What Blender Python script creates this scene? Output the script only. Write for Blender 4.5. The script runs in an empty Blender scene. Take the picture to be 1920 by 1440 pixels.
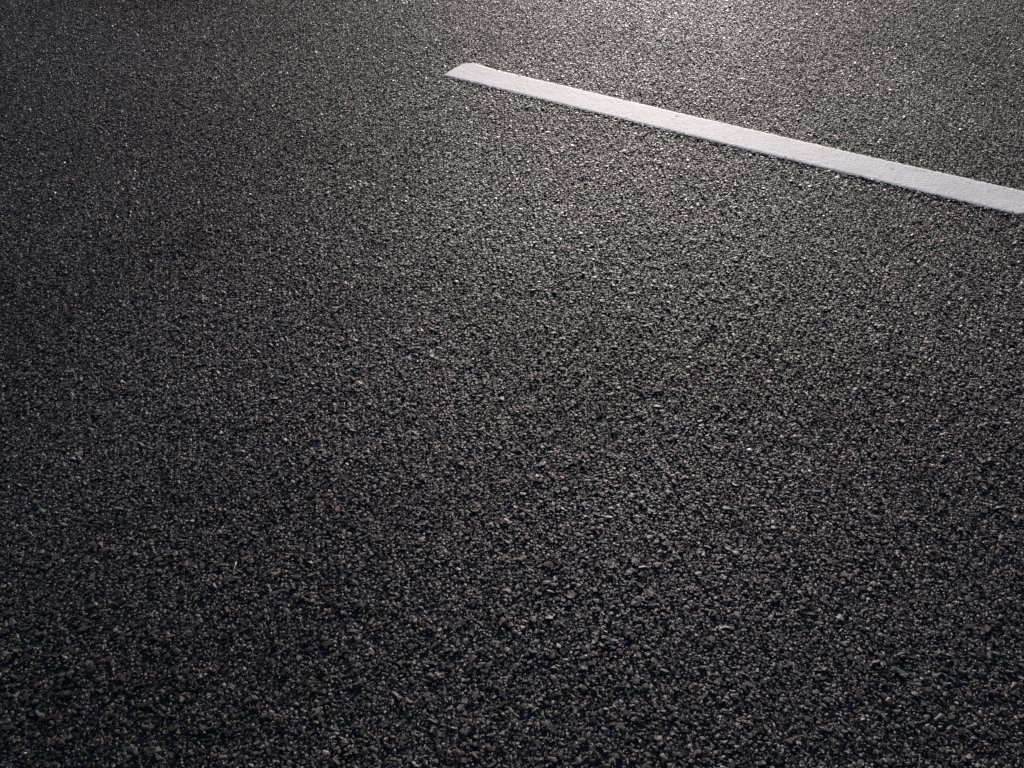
import bpy, bmesh, math, random
import numpy as np
from mathutils import Vector, noise

# ------------------------------------------------------------------ camera, sky, sun, exposure
scene = bpy.context.scene
cam_data = bpy.data.cameras.new('camera')
cam = bpy.data.objects.new('camera', cam_data)
scene.collection.objects.link(cam)
cam.location = (0, 0, 1.35)
cam.rotation_euler = (math.radians(90 - 39.06), 0, 0)
cam_data.sensor_width = 36
cam_data.lens = 32.81
cam_data.clip_start = 0.05
cam_data.clip_end = 2000
scene.camera = cam

SUN_ELEV, SUN_AZ = math.radians(15), math.radians(9)
world = bpy.data.worlds.new('World')
scene.world = world
world.use_nodes = True
wn = world.node_tree
sky = wn.nodes.new('ShaderNodeTexSky')
sky.sky_type = 'NISHITA'
sky.sun_disc = False
sky.sun_elevation = SUN_ELEV
sky.sun_rotation = SUN_AZ
sky.dust_density = 1.2
sky.ozone_density = 1.6
bg = wn.nodes['Background']
bg.inputs['Strength'].default_value = 0.07
wn.links.new(sky.outputs['Color'], bg.inputs['Color'])

sun_data = bpy.data.lights.new('sun', 'SUN')
sun_data.energy = 5.0
sun_data.angle = math.radians(0.5)
sun_data.color = (1.0, 0.905, 0.90)
sun = bpy.data.objects.new('sun', sun_data)
scene.collection.objects.link(sun)
to_sun = Vector((math.sin(SUN_AZ) * math.cos(SUN_ELEV), math.cos(SUN_AZ) * math.cos(SUN_ELEV), math.sin(SUN_ELEV)))
sun.rotation_euler = to_sun.to_track_quat('Z', 'Y').to_euler()
sun.location = (2, 8, 4)

scene.view_settings.view_transform = 'Standard'
scene.view_settings.look = 'None'
scene.view_settings.exposure = 0.12
scene.view_settings.gamma = 1.0
scene.view_settings.use_curve_mapping = False

rng = np.random.default_rng(7)
random.seed(7)


# ------------------------------------------------------------------ node helpers
def new_mat(name):
    m = bpy.data.materials.new(name)
    m.use_nodes = True
    nt = m.node_tree
    return m, nt, nt.nodes['Principled BSDF']


def node(nt, kind, **kw):
    n = nt.nodes.new(kind)
    for k, v in kw.items():
        if k in n.inputs.keys():
            n.inputs[k].default_value = v
        else:
            setattr(n, k, v)
    return n


def ramp(nt, src, stops):
    r = nt.nodes.new('ShaderNodeValToRGB')
    el = r.color_ramp.elements
    while len(el) < len(stops):
        el.new(0.5)
    for e, (p, c) in zip(el, stops):
        e.position = p
        e.color = (*c, 1) if len(c) == 3 else c
    nt.links.new(src, r.inputs[0])
    return r


def world_noise(nt, scale, detail=3, rough=0.5, shift=None):
    g = nt.nodes.new('ShaderNodeNewGeometry')
    n = node(nt, 'ShaderNodeTexNoise', Scale=scale, Detail=detail, Roughness=rough)
    src = g.outputs['Position']
    if shift:
        a = node(nt, 'ShaderNodeVectorMath', operation='ADD')
        nt.links.new(src, a.inputs[0])
        a.inputs[1].default_value = shift
        src = a.outputs[0]
    nt.links.new(src, n.inputs['Vector'])
    return n


def grey(v, warm=0.0):
    return (v * (1 + warm), v, v * (1 - warm))


# stones: crushed rock with a bitumen film that is thicker on some stones than on others
stone_mat, nt, bsdf = new_mat('bitumen_coated_stone')
att = node(nt, 'ShaderNodeAttribute', attribute_name='tone')
col = ramp(nt, att.outputs['Fac'], [(0.0, (0.004, 0.0038, 0.004)), (0.35, (0.008, 0.0074, 0.008)), (0.75, (0.016, 0.0147, 0.0155)),
                                    (0.92, grey(0.035, .04)), (0.985, grey(0.085, .07)), (1.0, (0.2, 0.17, 0.13))])
patch = world_noise(nt, 5.5, 4, 0.6)
pr = ramp(nt, patch.outputs['Fac'], [(0.3, grey(0.72)), (0.7, grey(1.25))])
mul = node(nt, 'ShaderNodeMix', data_type='RGBA', blend_type='MULTIPLY')
mul.inputs[0].default_value = 1
nt.links.new(col.outputs['Color'], mul.inputs[6])
nt.links.new(pr.outputs['Color'], mul.inputs[7])
fleck = world_noise(nt, 900, 2, 0.6)
fr = ramp(nt, fleck.outputs['Fac'], [(0.35, grey(0.65)), (0.7, grey(1.45))])
mul2 = node(nt, 'ShaderNodeMix', data_type='RGBA', blend_type='MULTIPLY')
mul2.inputs[0].default_value = 1
nt.links.new(mul.outputs[2], mul2.inputs[6])
nt.links.new(fr.outputs['Color'], mul2.inputs[7])
nt.links.new(mul2.outputs[2], bsdf.inputs['Base Color'])
att2 = node(nt, 'ShaderNodeAttribute', attribute_name='gloss')
rr = node(nt, 'ShaderNodeMapRange')
rr.inputs['To Min'].default_value = 0.49
rr.inputs['To Max'].default_value = 0.63
nt.links.new(att2.outputs['Fac'], rr.inputs['Value'])
nt.links.new(rr.outputs['Result'], bsdf.inputs['Roughness'])
bsdf.inputs['IOR'].default_value = 1.5
bn = world_noise(nt, 1100, 3, 0.65)
big_patch = world_noise(nt, 1.1, 5, 0.55, (37.0, 3.1, 0))
sp = ramp(nt, big_patch.outputs['Fac'], [(0.34, grey(0.20)), (0.66, grey(0.56))])
nt.links.new(sp.outputs['Color'], bsdf.inputs['Specular IOR Level'])
bump = node(nt, 'ShaderNodeBump', Strength=0.35, Distance=0.0006)
nt.links.new(bn.outputs['Fac'], bump.inputs['Height'])
nt.links.new(bump.outputs['Normal'], bsdf.inputs['Normal'])

# the bitumen and fines between the stones, and the road beyond the built stones
binder_mat, nt, bsdf = new_mat('asphalt_binder')
g = nt.nodes.new('ShaderNodeNewGeometry')
v = node(nt, 'ShaderNodeTexVoronoi', Scale=130.0, Randomness=1.0)
nt.links.new(g.outputs['Position'], v.inputs['Vector'])
cr = ramp(nt, v.outputs['Distance'], [(0.0, grey(0.03, .04)), (0.55, grey(0.014)), (0.9, grey(0.005))])
nt.links.new(cr.outputs['Color'], bsdf.inputs['Base Color'])
bsdf.inputs['Roughness'].default_value = 0.6
inv = node(nt, 'ShaderNodeMath', operation='SUBTRACT')
inv.inputs[0].default_value = 1.0
nt.links.new(v.outputs['Distance'], inv.inputs[1])
bump = node(nt, 'ShaderNodeBump', Strength=1.0, Distance=0.004)
nt.links.new(inv.outputs[0], bump.inputs['Height'])
nt.links.new(bump.outputs['Normal'], bsdf.inputs['Normal'])

# white thermoplastic
paint_mat, nt, bsdf = new_mat('white_thermoplastic')
n1 = world_noise(nt, 9, 5, 0.6)
c1 = ramp(nt, n1.outputs['Fac'], [(0.3, (0.68, 0.672, 0.64)), (0.6, (0.77, 0.765, 0.735)), (0.8, (0.82, 0.812, 0.785))])
n2 = world_noise(nt, 230, 3, 0.7)
c2 = ramp(nt, n2.outputs['Fac'], [(0.34, grey(0.3)), (0.43, grey(0.76)), (0.56, grey(1.0))])
mx = node(nt, 'ShaderNodeMix', data_type='RGBA', blend_type='MULTIPLY')
mx.inputs[0].default_value = 0.8
nt.links.new(c1.outputs['Color'], mx.inputs[6])
nt.links.new(c2.outputs['Color'], mx.inputs[7])
nt.links.new(mx.outputs[2], bsdf.inputs['Base Color'])
bsdf.inputs['Roughness'].default_value = 0.7
n3 = world_noise(nt, 260, 4, 0.65)
bump = node(nt, 'ShaderNodeBump', Strength=0.5, Distance=0.0012)
nt.links.new(n3.outputs['Fac'], bump.inputs['Height'])
nt.links.new(bump.outputs['Normal'], bsdf.inputs['Normal'])


def plain_mat(name, c, rough=0.6, var=0.25):
    m, nt, b = new_mat(name)
    n = world_noise(nt, 500, 3)
    r = ramp(nt, n.outputs['Fac'], [(0.3, tuple(x * (1 - var) for x in c)), (0.7, tuple(min(1, x * (1 + var)) for x in c))])
    nt.links.new(r.outputs['Color'], b.inputs['Base Color'])
    b.inputs['Roughness'].default_value = rough
    return m


# ------------------------------------------------------------------ road sheet
BASE_Z = -0.006
def sheet(name, x0, x1, y0, y1, z, mat):
    me = bpy.data.meshes.new(name)
    me.from_pydata([(x0, y0, z), (x1, y0, z), (x1, y1, z), (x0, y1, z)], [], [(0, 1, 2, 3)])
    me.materials.append(mat)
    o = bpy.data.objects.new(name, me)
    scene.collection.objects.link(o)
    return o

road = sheet('road', -300, 300, -300, 600, BASE_Z, binder_mat)
road['kind'] = 'structure'
road['label'] = 'dark fresh asphalt road surface of coarse angular stones in black bitumen'


# ------------------------------------------------------------------ stone shapes: convex chips of crushed rock
def chip(points, flat):
    bm = bmesh.new()
    crop = random.uniform(0.38, 0.62)      # rolled flat on top
    for _ in range(points):
        d = Vector((random.gauss(0, 1), random.gauss(0, 1), random.gauss(0, 1))).normalized()
        r = random.uniform(0.82, 1.05)
        bm.verts.new((d.x * r, d.y * r * random.uniform(0.9, 1.0), max(-0.75, min(crop, d.z * r)) * flat))
    res = bmesh.ops.convex_hull(bm, input=bm.verts[:])
    bmesh.ops.delete(bm, geom=list({e for e in res['geom_interior'] + res['geom_unused'] if isinstance(e, bmesh.types.BMVert)}), context='VERTS')
    bmesh.ops.triangulate(bm, faces=bm.faces[:])
    bmesh.ops.recalc_face_normals(bm, faces=bm.faces[:])
    bm.verts.index_update()
    V = np.array([v.co[:] for v in bm.verts]); F = np.array([[v.index for v in f.verts] for f in bm.faces])
    bm.free()
    return V, F

BIG = [chip(14, random.uniform(0.36, 0.55)) for _ in range(30)]
MED = [chip(11, random.uniform(0.4, 0.6)) for _ in range(30)]
FINE = [chip(7, random.uniform(0.5, 0.75)) for _ in range(20)]

TILE = 0.6


def scatter(cell, keep):
    n = int(round(TILE / cell))
    i, j = np.meshgrid(np.arange(n), np.arange(n))
    p = np.stack([(i.ravel() + rng.random(n * n)) * TILE / n, (j.ravel() + rng.random(n * n)) * TILE / n], 1) - TILE / 2
    return p[rng.random(len(p)) < keep]


def build_stones(layers):
    """layers: (templates, xy, radius, top_z, tilt) -> vertices, faces, tone, gloss per face"""
    VV, FF, TT, GG = [], [], [], []
    off = 0
    for tmpl, xy, rad, top, tilt in layers:
        which = rng.integers(0, len(tmpl), len(xy))
        for k, (V, F) in enumerate(tmpl):
            sel = np.where(which == k)[0]
            n = len(sel)
            if not n:
                continue
            r = rad[sel]
            sx = r * rng.uniform(0.95, 1.35, n); sy = r * rng.uniform(0.62, 0.95, n); sz = r * rng.uniform(0.75, 1.1, n)
            P = V[None] * np.stack([sx, sy, sz], 1)[:, None]
            a, b, c = rng.normal(0, tilt, n), rng.normal(0, tilt, n), rng.uniform(0, 2 * np.pi, n)
            ca, sa = np.cos(a)[:, None], np.sin(a)[:, None]
            y, z = P[..., 1] * ca - P[..., 2] * sa, P[..., 1] * sa + P[..., 2] * ca
            cb, sb = np.cos(b)[:, None], np.sin(b)[:, None]
            x, z = P[..., 0] * cb + z * sb, -P[..., 0] * sb + z * cb
            cc, sc = np.cos(c)[:, None], np.sin(c)[:, None]
            X, Y = x * cc - y * sc, x * sc + y * cc
            z = z - z.max(1, keepdims=True) + top[sel][:, None]
            Q = np.stack([X + xy[sel, 0][:, None], Y + xy[sel, 1][:, None], z], 2)
            VV.append(Q.reshape(-1, 3))
            FF.append((F[None] + (np.arange(n) * len(V))[:, None, None] + off).reshape(-1, 3))
            off += n * len(V)
            TT.append(np.repeat(rng.random(n), len(F)))
            GG.append(np.repeat(rng.random(n), len(F)))
    return np.concatenate(VV), np.concatenate(FF), np.concatenate(TT), np.concatenate(GG)


def stone_mesh(name, V, F, T, G):
    me = bpy.data.meshes.new(name)
    me.vertices.add(len(V)); me.vertices.foreach_set('co', V.astype(np.float32).ravel())
    me.loops.add(F.size); me.loops.foreach_set('vertex_index', F.astype(np.int32).ravel())
    me.polygons.add(len(F)); me.polygons.foreach_set('loop_start', np.arange(0, F.size, 3, dtype=np.int32))
    me.update(calc_edges=True)
    for nm, arr in (('tone', T), ('gloss', G)):
        at = me.attributes.new(nm, 'FLOAT', 'FACE')
        at.data.foreach_set('value', arr.astype(np.float32))
    me.shade_flat()
    me.materials.append(stone_mat)
    return me


swatches = bpy.data.collections.new('aggregate_patches')
for t in range(4):
    big = scatter(0.0122, 0.74); med = scatter(0.0072, 0.85); fine = scatter(0.0045, 0.93)
    layers = [
        (BIG, big, 0.0038 + 0.0013 * rng.gamma(1.5, 1.0, len(big)).clip(0, 4.2), rng.normal(0.0, 0.0007, len(big)), 0.075),
        (MED, med, rng.uniform(0.0024, 0.0042, len(med)), rng.normal(-0.0009, 0.0010, len(med)), 0.13),
        (FINE, fine, rng.uniform(0.0012, 0.0022, len(fine)), rng.normal(-0.0030, 0.0013, len(fine)), 0.3),
    ]
    me = stone_mesh('aggregate_patch', *build_stones(layers))
    o = bpy.data.objects.new('aggregate_patch', me)
    swatches.objects.link(o)

# one object: a grid of points, each carrying a turned patch of stones
NX, NY, Y0 = 34, 32, -3.6
pts, turn, pick = [], [], []
for j in range(NY):
    for i in range(NX):
        pts.append(((i - NX / 2 + 0.5) * TILE, Y0 + (j + 0.5) * TILE, 0))
        turn.append(random.randrange(4) * math.pi / 2)
        pick.append(random.randrange(4))
me = bpy.data.meshes.new('aggregate')
me.from_pydata(pts, [], [])
at = me.attributes.new('turn', 'FLOAT', 'POINT'); at.data.foreach_set('value', turn)
at = me.attributes.new('pick', 'INT', 'POINT'); at.data.foreach_set('value', pick)
me.materials.append(stone_mat)
aggregate = bpy.data.objects.new('aggregate', me)
scene.collection.objects.link(aggregate)
aggregate.parent = road
aggregate['kind'] = 'stuff'
ng = bpy.data.node_groups.new('aggregate_spread', 'GeometryNodeTree')
ng.interface.new_socket('Geometry', in_out='INPUT', socket_type='NodeSocketGeometry')
ng.interface.new_socket('Geometry', in_out='OUTPUT', socket_type='NodeSocketGeometry')
gi = ng.nodes.new('NodeGroupInput'); go = ng.nodes.new('NodeGroupOutput')
ci = ng.nodes.new('GeometryNodeCollectionInfo')
ci.inputs['Collection'].default_value = swatches
ci.inputs['Separate Children'].default_value = True
ci.inputs['Reset Children'].default_value = True
iop = ng.nodes.new('GeometryNodeInstanceOnPoints')
iop.inputs['Pick Instance'].default_value = True
na = ng.nodes.new('GeometryNodeInputNamedAttribute'); na.data_type = 'INT'; na.inputs['Name'].default_value = 'pick'
nb = ng.nodes.new('GeometryNodeInputNamedAttribute'); nb.data_type = 'FLOAT'; nb.inputs['Name'].default_value = 'turn'
cx = ng.nodes.new('ShaderNodeCombineXYZ')
L = ng.links.new
L(gi.outputs[0], iop.inputs['Points']); L(ci.outputs[0], iop.inputs['Instance'])
L(na.outputs['Attribute'], iop.inputs['Instance Index'])
L(nb.outputs['Attribute'], cx.inputs['Z']); L(cx.outputs[0], iop.inputs['Rotation'])
L(iop.outputs[0], go.inputs[0])
mod = aggregate.modifiers.new('spread', 'NODES'); mod.node_group = ng

# ------------------------------------------------------------------ the largest single stones, each a part of the road
SEEN = [(-0.013,1.072,5.8),(0.015,1.038,6.2),(0.039,1.007,5.6),(0.074,0.997,4.2),(0.088,0.94,5.4),(0.09,0.927,5.4),(0.116,0.93,4.9),(0.138,0.922,4.5),(0.118,0.911,5.8),(0.169,0.965,4.6),(0.268,1.002,7.4),(0.29,0.933,5.0),(0.217,0.922,3.6),(0.064,0.866,4.4),(0.054,0.89,4.4),(-0.026,0.874,3.9),(-0.023,0.884,6.1),(-0.03,0.823,5.1),(-0.033,0.791,6.3),(0.113,0.84,5.6),(0.09,0.876,5.7),(0.268,0.872,6.5),(0.243,0.831,5.1),(0.233,0.784,7.1),(0.271,0.799,6.3),(0.2,0.846,6.0),(0.221,0.875,4.8),(0.138,0.79,4.2),(-0.015,1.005,8.4),(-0.041,0.951,5.0),(-0.745,0.989,8.8),(-0.758,0.949,6.8),(-0.755,0.933,5.9),(-0.774,0.939,5.0),(-0.844,0.903,5.3),(-0.68,0.89,5.7),(-0.734,0.901,7.1),(-0.698,0.911,5.3),(-0.66,0.853,5.6),(-0.772,0.848,6.5),(-0.684,0.79,6.3),(-0.58,0.804,5.5),(-0.622,0.797,4.6),(-0.613,0.973,6.0),(-0.551,0.892,5.7),(-0.571,0.865,6.1),(-0.548,1.003,6.1),(-0.568,0.944,7.2),(-0.745,0.888,6.2),(-0.65,0.78,5.8),(-0.655,0.739,4.9),(-0.582,0.761,4.9),(0.826,0.99,7.9),(0.87,0.99,6.9),(0.659,0.937,7.7),(0.638,0.909,7.1),(0.639,0.921,6.7),(0.738,0.936,5.9),(0.821,0.939,6.8),(0.781,0.898,9.0),(0.709,0.933,5.9),(0.766,0.991,6.5),(0.609,0.85,8.2),(0.706,0.862,6.1),(0.746,0.862,5.6),(0.575,0.791,5.0),(0.559,0.779,5.8),(0.738,0.839,4.7),(0.787,0.834,5.1),(0.76,0.805,6.7),(0.75,0.746,6.1),(0.704,0.753,6.6),(0.556,0.937,5.0),(0.517,0.852,5.6),(0.649,0.896,5.7),(0.652,0.966,6.9),(0.568,0.961,5.9),(0.711,0.738,5.7),(-0.494,1.21,6.7),(-0.36,1.18,8.1),(-0.42,1.148,4.5),(-0.456,1.142,5.0),(-0.488,1.077,4.8),(-0.509,1.046,4.3),(-0.463,1.004,5.6),(-0.548,1.003,5.6),(-0.437,1.029,5.2),(-0.6,1.084,5.3),(-0.642,1.18,5.0),(-0.365,1.051,5.2),(-0.329,1.048,4.8),(-0.382,1.212,4.6),(-0.386,1.06,8.1),(-0.57,1.207,4.6),(0.406,1.568,5.3),(0.513,1.609,6.0),(0.368,1.6,5.4),(0.493,1.664,8.0),(0.578,1.627,6.6),(0.591,1.499,5.2),(0.468,1.564,8.8),(0.31,1.316,9.0),(0.611,1.319,9.0),(0.593,1.413,4.5),(0.388,1.358,3.8),(0.408,1.435,5.1),(0.538,1.374,4.9)]
spots = list(SEEN)
while len(spots) < 300:
    y = 0.74 + 1.1 * random.random() ** 1.3
    x = random.uniform(-0.47, 0.47) * (y + 1.08)
    if all((x - a) ** 2 + (y - b) ** 2 > 0.022 ** 2 for a, b, _ in spots):
        spots.append((x, y, random.uniform(4.8, 7.4)))
stone_meshes = []
for k in range(24):
    V, F = chip(16, random.uniform(0.45, 0.6))
    V = V * np.array([1, random.uniform(0.68, 0.9), 1.0])
    for tone in (random.uniform(0.86, 0.94), random.uniform(0.93, 0.985)):
        stone_meshes.append(stone_mesh('stone', V, F, np.full(len(F), tone), np.full(len(F), random.random())))
for i, (x, y, r) in enumerate(spots):
    o = bpy.data.objects.new('stone', random.choice(stone_meshes))
    scene.collection.objects.link(o)
    o.parent = road
    r *= 1.2e-3
    o.location = (x, y, 0.0012 - 0.30 * r)
    o.scale = (r, r, r)
    o.rotation_euler = (random.gauss(0, 0.1), random.gauss(0, 0.1), random.uniform(0, 6.28))

# ------------------------------------------------------------------ white lane marking
A, B = Vector((-0.271, 3.5661)), Vector((1.489, 2.4632))
U = (B - A).normalized(); W = Vector((-U.y, U.x))
S_AT = [-0.05, 0.0, 0.046, 0.070, 0.13, 0.859, 1.552, 2.075, 2.2]
W_AT = [0.160, 0.166, 0.1690, 0.166, 0.157, 0.1537, 0.1574, 0.1684, 0.1694]
NS, NV = 850, 66
rows = []
for i in range(NS + 1):
    row = []
    for j in range(NV + 1):
        v = j / NV
        s0 = 0.0 + 0.044 * max(0, (v - 0.82) / 0.18) ** 2.2 + 0.02 * max(0, (0.05 - v) / 0.05) ** 2
        s1 = 2.107 - 0.028 * max(0, (0.14 - v) / 0.14) ** 1.7 - 0.02 * max(0, (v - 0.9) / 0.1) ** 2
        s0 += 0.004 * noise.noise((v * 3, 3.1, 0)) + 0.0015 * noise.noise((v * 14, 7.7, 0))
        s1 += 0.004 * noise.noise((v * 3, 9.4, 2)) + 0.0015 * noise.noise((v * 14, 1.2, 5))
        s = s0 + (s1 - s0) * i / NS
        w = np.interp(s, S_AT, W_AT)
        lo = -0.001 - 0.0025 * math.sin(math.pi * max(0, min(1, s / 2.08))) + 0.0018 * noise.noise((s * 9, 0, 4)) + 0.0016 * noise.noise((s * 60, 0, 8)) + 0.0022 * noise.noise((s * 150, 0, 3))
        hi = w + 0.001 + 0.0018 * noise.noise((s * 8, 5, 4)) + 0.0016 * noise.noise((s * 60, 5, 8)) + 0.0022 * noise.noise((s * 150, 5, 3))
        t = lo + (hi - lo) * v
        # rounded shoulders, slightly uneven top
        de = min(v * w, (1 - v) * w, s - s0 + 0.0005, s1 - s + 0.0005)
        sh = max(0.0, 1 - de / 0.012)
        p = A + U * s + W * t
        z = 0.0012 - 0.0016 * sh ** 1.3 + 0.0003 * noise.noise((p.x * 35, p.y * 35, 0)) + 0.0005 * noise.noise((p.x * 130, p.y * 130, 3))
        row.append((p.x, p.y, z))
    rows.append(row)
verts = [p for r in rows for p in r]
idx = lambda i, j: i * (NV + 1) + j
faces = [(idx(i, j), idx(i + 1, j), idx(i + 1, j + 1), idx(i, j + 1)) for i in range(NS) for j in range(NV)]
rim = [idx(i, 0) for i in range(NS + 1)] + [idx(NS, j) for j in range(1, NV + 1)] + \
      [idx(i, NV) for i in range(NS - 1, -1, -1)] + [idx(0, j) for j in range(NV - 1, 0, -1)]
mid = Vector((sum(v[0] for v in verts) / len(verts), sum(v[1] for v in verts) / len(verts)))
base = len(verts)
for k, r in enumerate(rim):
    x, y, z = verts[r]
    verts.append((x, y, BASE_Z + 0.0005))
n = len(rim)
for k in range(n):
    a, b = rim[k], rim[(k + 1) % n]
    faces.append((a, base + k, base + (k + 1) % n, b))
me = bpy.data.meshes.new('lane_marking')
me.from_pydata(verts, [], faces)
me.update()
bmx = bmesh.new(); bmx.from_mesh(me); bmesh.ops.recalc_face_normals(bmx, faces=bmx.faces[:])
for f in bmx.faces:
    f.smooth = True
bmx.to_mesh(me); bmx.free()
me.materials.append(paint_mat)
marking = bpy.data.objects.new('lane_marking', me)
scene.collection.objects.link(marking)
marking['label'] = 'single white painted dash with a blunt rounded end on the dark asphalt road'
marking['category'] = 'road marking'
marking['kind'] = 'thing'


# stones of the road pressed against the rim of the marking
exy = []
for k in range(0, len(rim)):
    a, b = Vector(verts[rim[k]]), Vector(verts[rim[(k + 1) % len(rim)]])
    d = b - a
    if d.length < 1e-6:
        continue
    out = Vector((d.y, -d.x, 0)).normalized()
    for _ in range(1 if random.random() < d.length / 0.0028 else 0):
        q = a + d * random.random() + out * random.uniform(0.0, 0.005)
        exy.append((q.x, q.y))
exy = np.array(exy)
me = stone_mesh('edge_aggregate', *build_stones([(MED, exy, rng.uniform(0.002, 0.0046, len(exy)), rng.normal(0.0005, 0.0006, len(exy)), 0.16)]))
edge = bpy.data.objects.new('edge_aggregate', me)
scene.collection.objects.link(edge)
edge.parent = road
edge['kind'] = 'stuff'

# ------------------------------------------------------------------ small loose things on the road
def loose_stone(label, x, y, size, colour, flat=0.75, lift=0.0, name='pebble'):
    bm = bmesh.new()
    bmesh.ops.create_icosphere(bm, subdivisions=3, radius=1.0)
    sd = random.uniform(0, 50)
    for v in bm.verts:
        d = v.co.copy()
        k = 1 + 0.28 * noise.noise(d * 1.1 + Vector((sd, 0, 0))) + 0.08 * noise.noise(d * 3.2 + Vector((0, sd, 0)))
        v.co = Vector((d.x * k, d.y * k * 0.8, d.z * k * flat)) * size
    me = bpy.data.meshes.new(name)
    for f in bm.faces:
        f.smooth = True
    bm.to_mesh(me); bm.free()
    me.materials.append(plain_mat(name + '_surface', colour, 0.5))
    o = bpy.data.objects.new(name, me)
    scene.collection.objects.link(o)
    o.location = (x, y, size * flat * 0.55 + lift)
    o.rotation_euler = (0, 0, random.uniform(-0.5, 0.5))
    o['label'] = label; o['category'] = 'pebble'; o['kind'] = 'thing'
    o['group'] = 'pale pebbles lying loose on the asphalt'
    return o

loose_stone('bright white rounded pebble standing out alone on dark asphalt in the lower right half', 0.5004, 1.4389, 0.0060, (0.8, 0.78, 0.75), 0.42, 0.0012)
loose_stone('small pale pebble below the middle of the white dash, brightest stone there', 0.2205, 2.1108, 0.0060, (0.7, 0.68, 0.66), 0.4, 0.001)
loose_stone('dull grey flattish pebble, rounder one of two lying side by side', 0.3463, 2.0643, 0.0048, (0.26, 0.25, 0.24), 0.5)
loose_stone('dull grey slanting oval pebble, longer one of two lying side by side', 0.3682, 2.0719, 0.0058, (0.22, 0.215, 0.21), 0.4)
loose_stone('tan brown pebble with a square outline, just beyond the short straw stalk', -0.42, 1.1473, 0.0044, (0.17, 0.12, 0.085), 0.6)
loose_stone('tiny whitish pebble among large grey stones near the bottom right corner', 0.6764, 0.8894, 0.0028, (0.42, 0.41, 0.39), 0.5)
loose_stone('tiny white crumb of stone near the bottom left corner', -0.7512, 0.7588, 0.0022, (0.6, 0.59, 0.57), 0.5)


def strand(name, label, cat, path, r0, r1, colour, sides=6, flat=0.6):
    me = bpy.data.meshes.new(name)
    vs, fs = [], []
    P = [Vector(p) for p in path]
    for i, p in enumerate(P):
        d = (P[min(i + 1, len(P) - 1)] - P[max(i - 1, 0)]).normalized()
        side = d.cross(Vector((0, 0, 1))).normalized(); up = side.cross(d)
        r = r0 + (r1 - r0) * i / (len(P) - 1)
        for k in range(sides):
            a = 2 * math.pi * k / sides
            vs.append(p + side * math.cos(a) * r + up * math.sin(a) * r * flat)
    for i in range(len(P) - 1):
        for k in range(sides):
            a, b = i * sides + k, i * sides + (k + 1) % sides
            fs.append((a, b, b + sides, a + sides))
    fs.append(tuple(range(sides))[::-1]); fs.append(tuple(range((len(P) - 1) * sides, len(P) * sides)))
    me.from_pydata([v[:] for v in vs], [], fs); me.update()
    me.shade_smooth()
    me.materials.append(plain_mat(name + '_surface', colour, 0.5))
    o = bpy.data.objects.new(name, me)
    scene.collection.objects.link(o)
    o['label'] = label; o['category'] = cat; o['kind'] = 'thing'
    return o

strand('straw', 'short pale straw stalk lying nearly upright in view on dark asphalt', 'straw',
       [(-0.5118 + dx, 1.1135 + dy, z) for dx, dy, z in ((0, 0, 0.0015), (0.0002, 0.007, 0.0032), (0.0006, 0.014, 0.0042), (0.0010, 0.021, 0.0048))],
       0.0012, 0.0008, (0.75, 0.66, 0.46))
strand('plant_fibre', 'thin curled yellowish plant fibre on the asphalt near the bottom left corner', 'plant fibre',
       [(-0.6309 + dx, 0.8365 + dy, z) for dx, dy, z in ((-0.003, -0.001, 0.001), (0.001, 0.001, 0.0018), (0.0035, 0.005, 0.0022), (0.0035, 0.010, 0.0025), (0.0015, 0.015, 0.0022), (0.001, 0.019, 0.0012))],
       0.0004, 0.0003, (0.16, 0.13, 0.06))

# a dry yellow scrap of leaf: a small curled blade with thickness
bm = bmesh.new()
N = 7
top = []
for i in range(N):
    u = i / (N - 1)
    w = 0.0028 * math.sin(math.pi * (0.1 + 0.85 * u))
    z = 0.0012 + 0.0012 * math.sin(u * 3)
    top.append([bm.verts.new((-0.0055 + 0.011 * u, s * w + 0.0008 * math.sin(4 * u), z + 0.0007 * s * s)) for s in (-1, 0, 1)])
for i in range(N - 1):
    for j in range(2):
        bm.faces.new((top[i][j], top[i + 1][j], top[i + 1][j + 1], top[i][j + 1]))
bmesh.ops.solidify(bm, geom=bm.faces[:], thickness=0.0004)
me = bpy.data.meshes.new('dry_leaf_scrap'); bm.to_mesh(me); bm.free()
me.materials.append(plain_mat('dry_leaf_surface', (0.24, 0.22, 0.07), 0.6))
leaf = bpy.data.objects.new('dry_leaf_scrap', me)
scene.collection.objects.link(leaf)
leaf.location = (-0.693, 1.2012, 0.001); leaf.rotation_euler = (0.2, 0, -0.4)
leaf['label'] = 'tiny dry yellow green leaf scrap caught between dark stones at the left'
leaf['category'] = 'leaf scrap'; leaf['kind'] = 'thing'
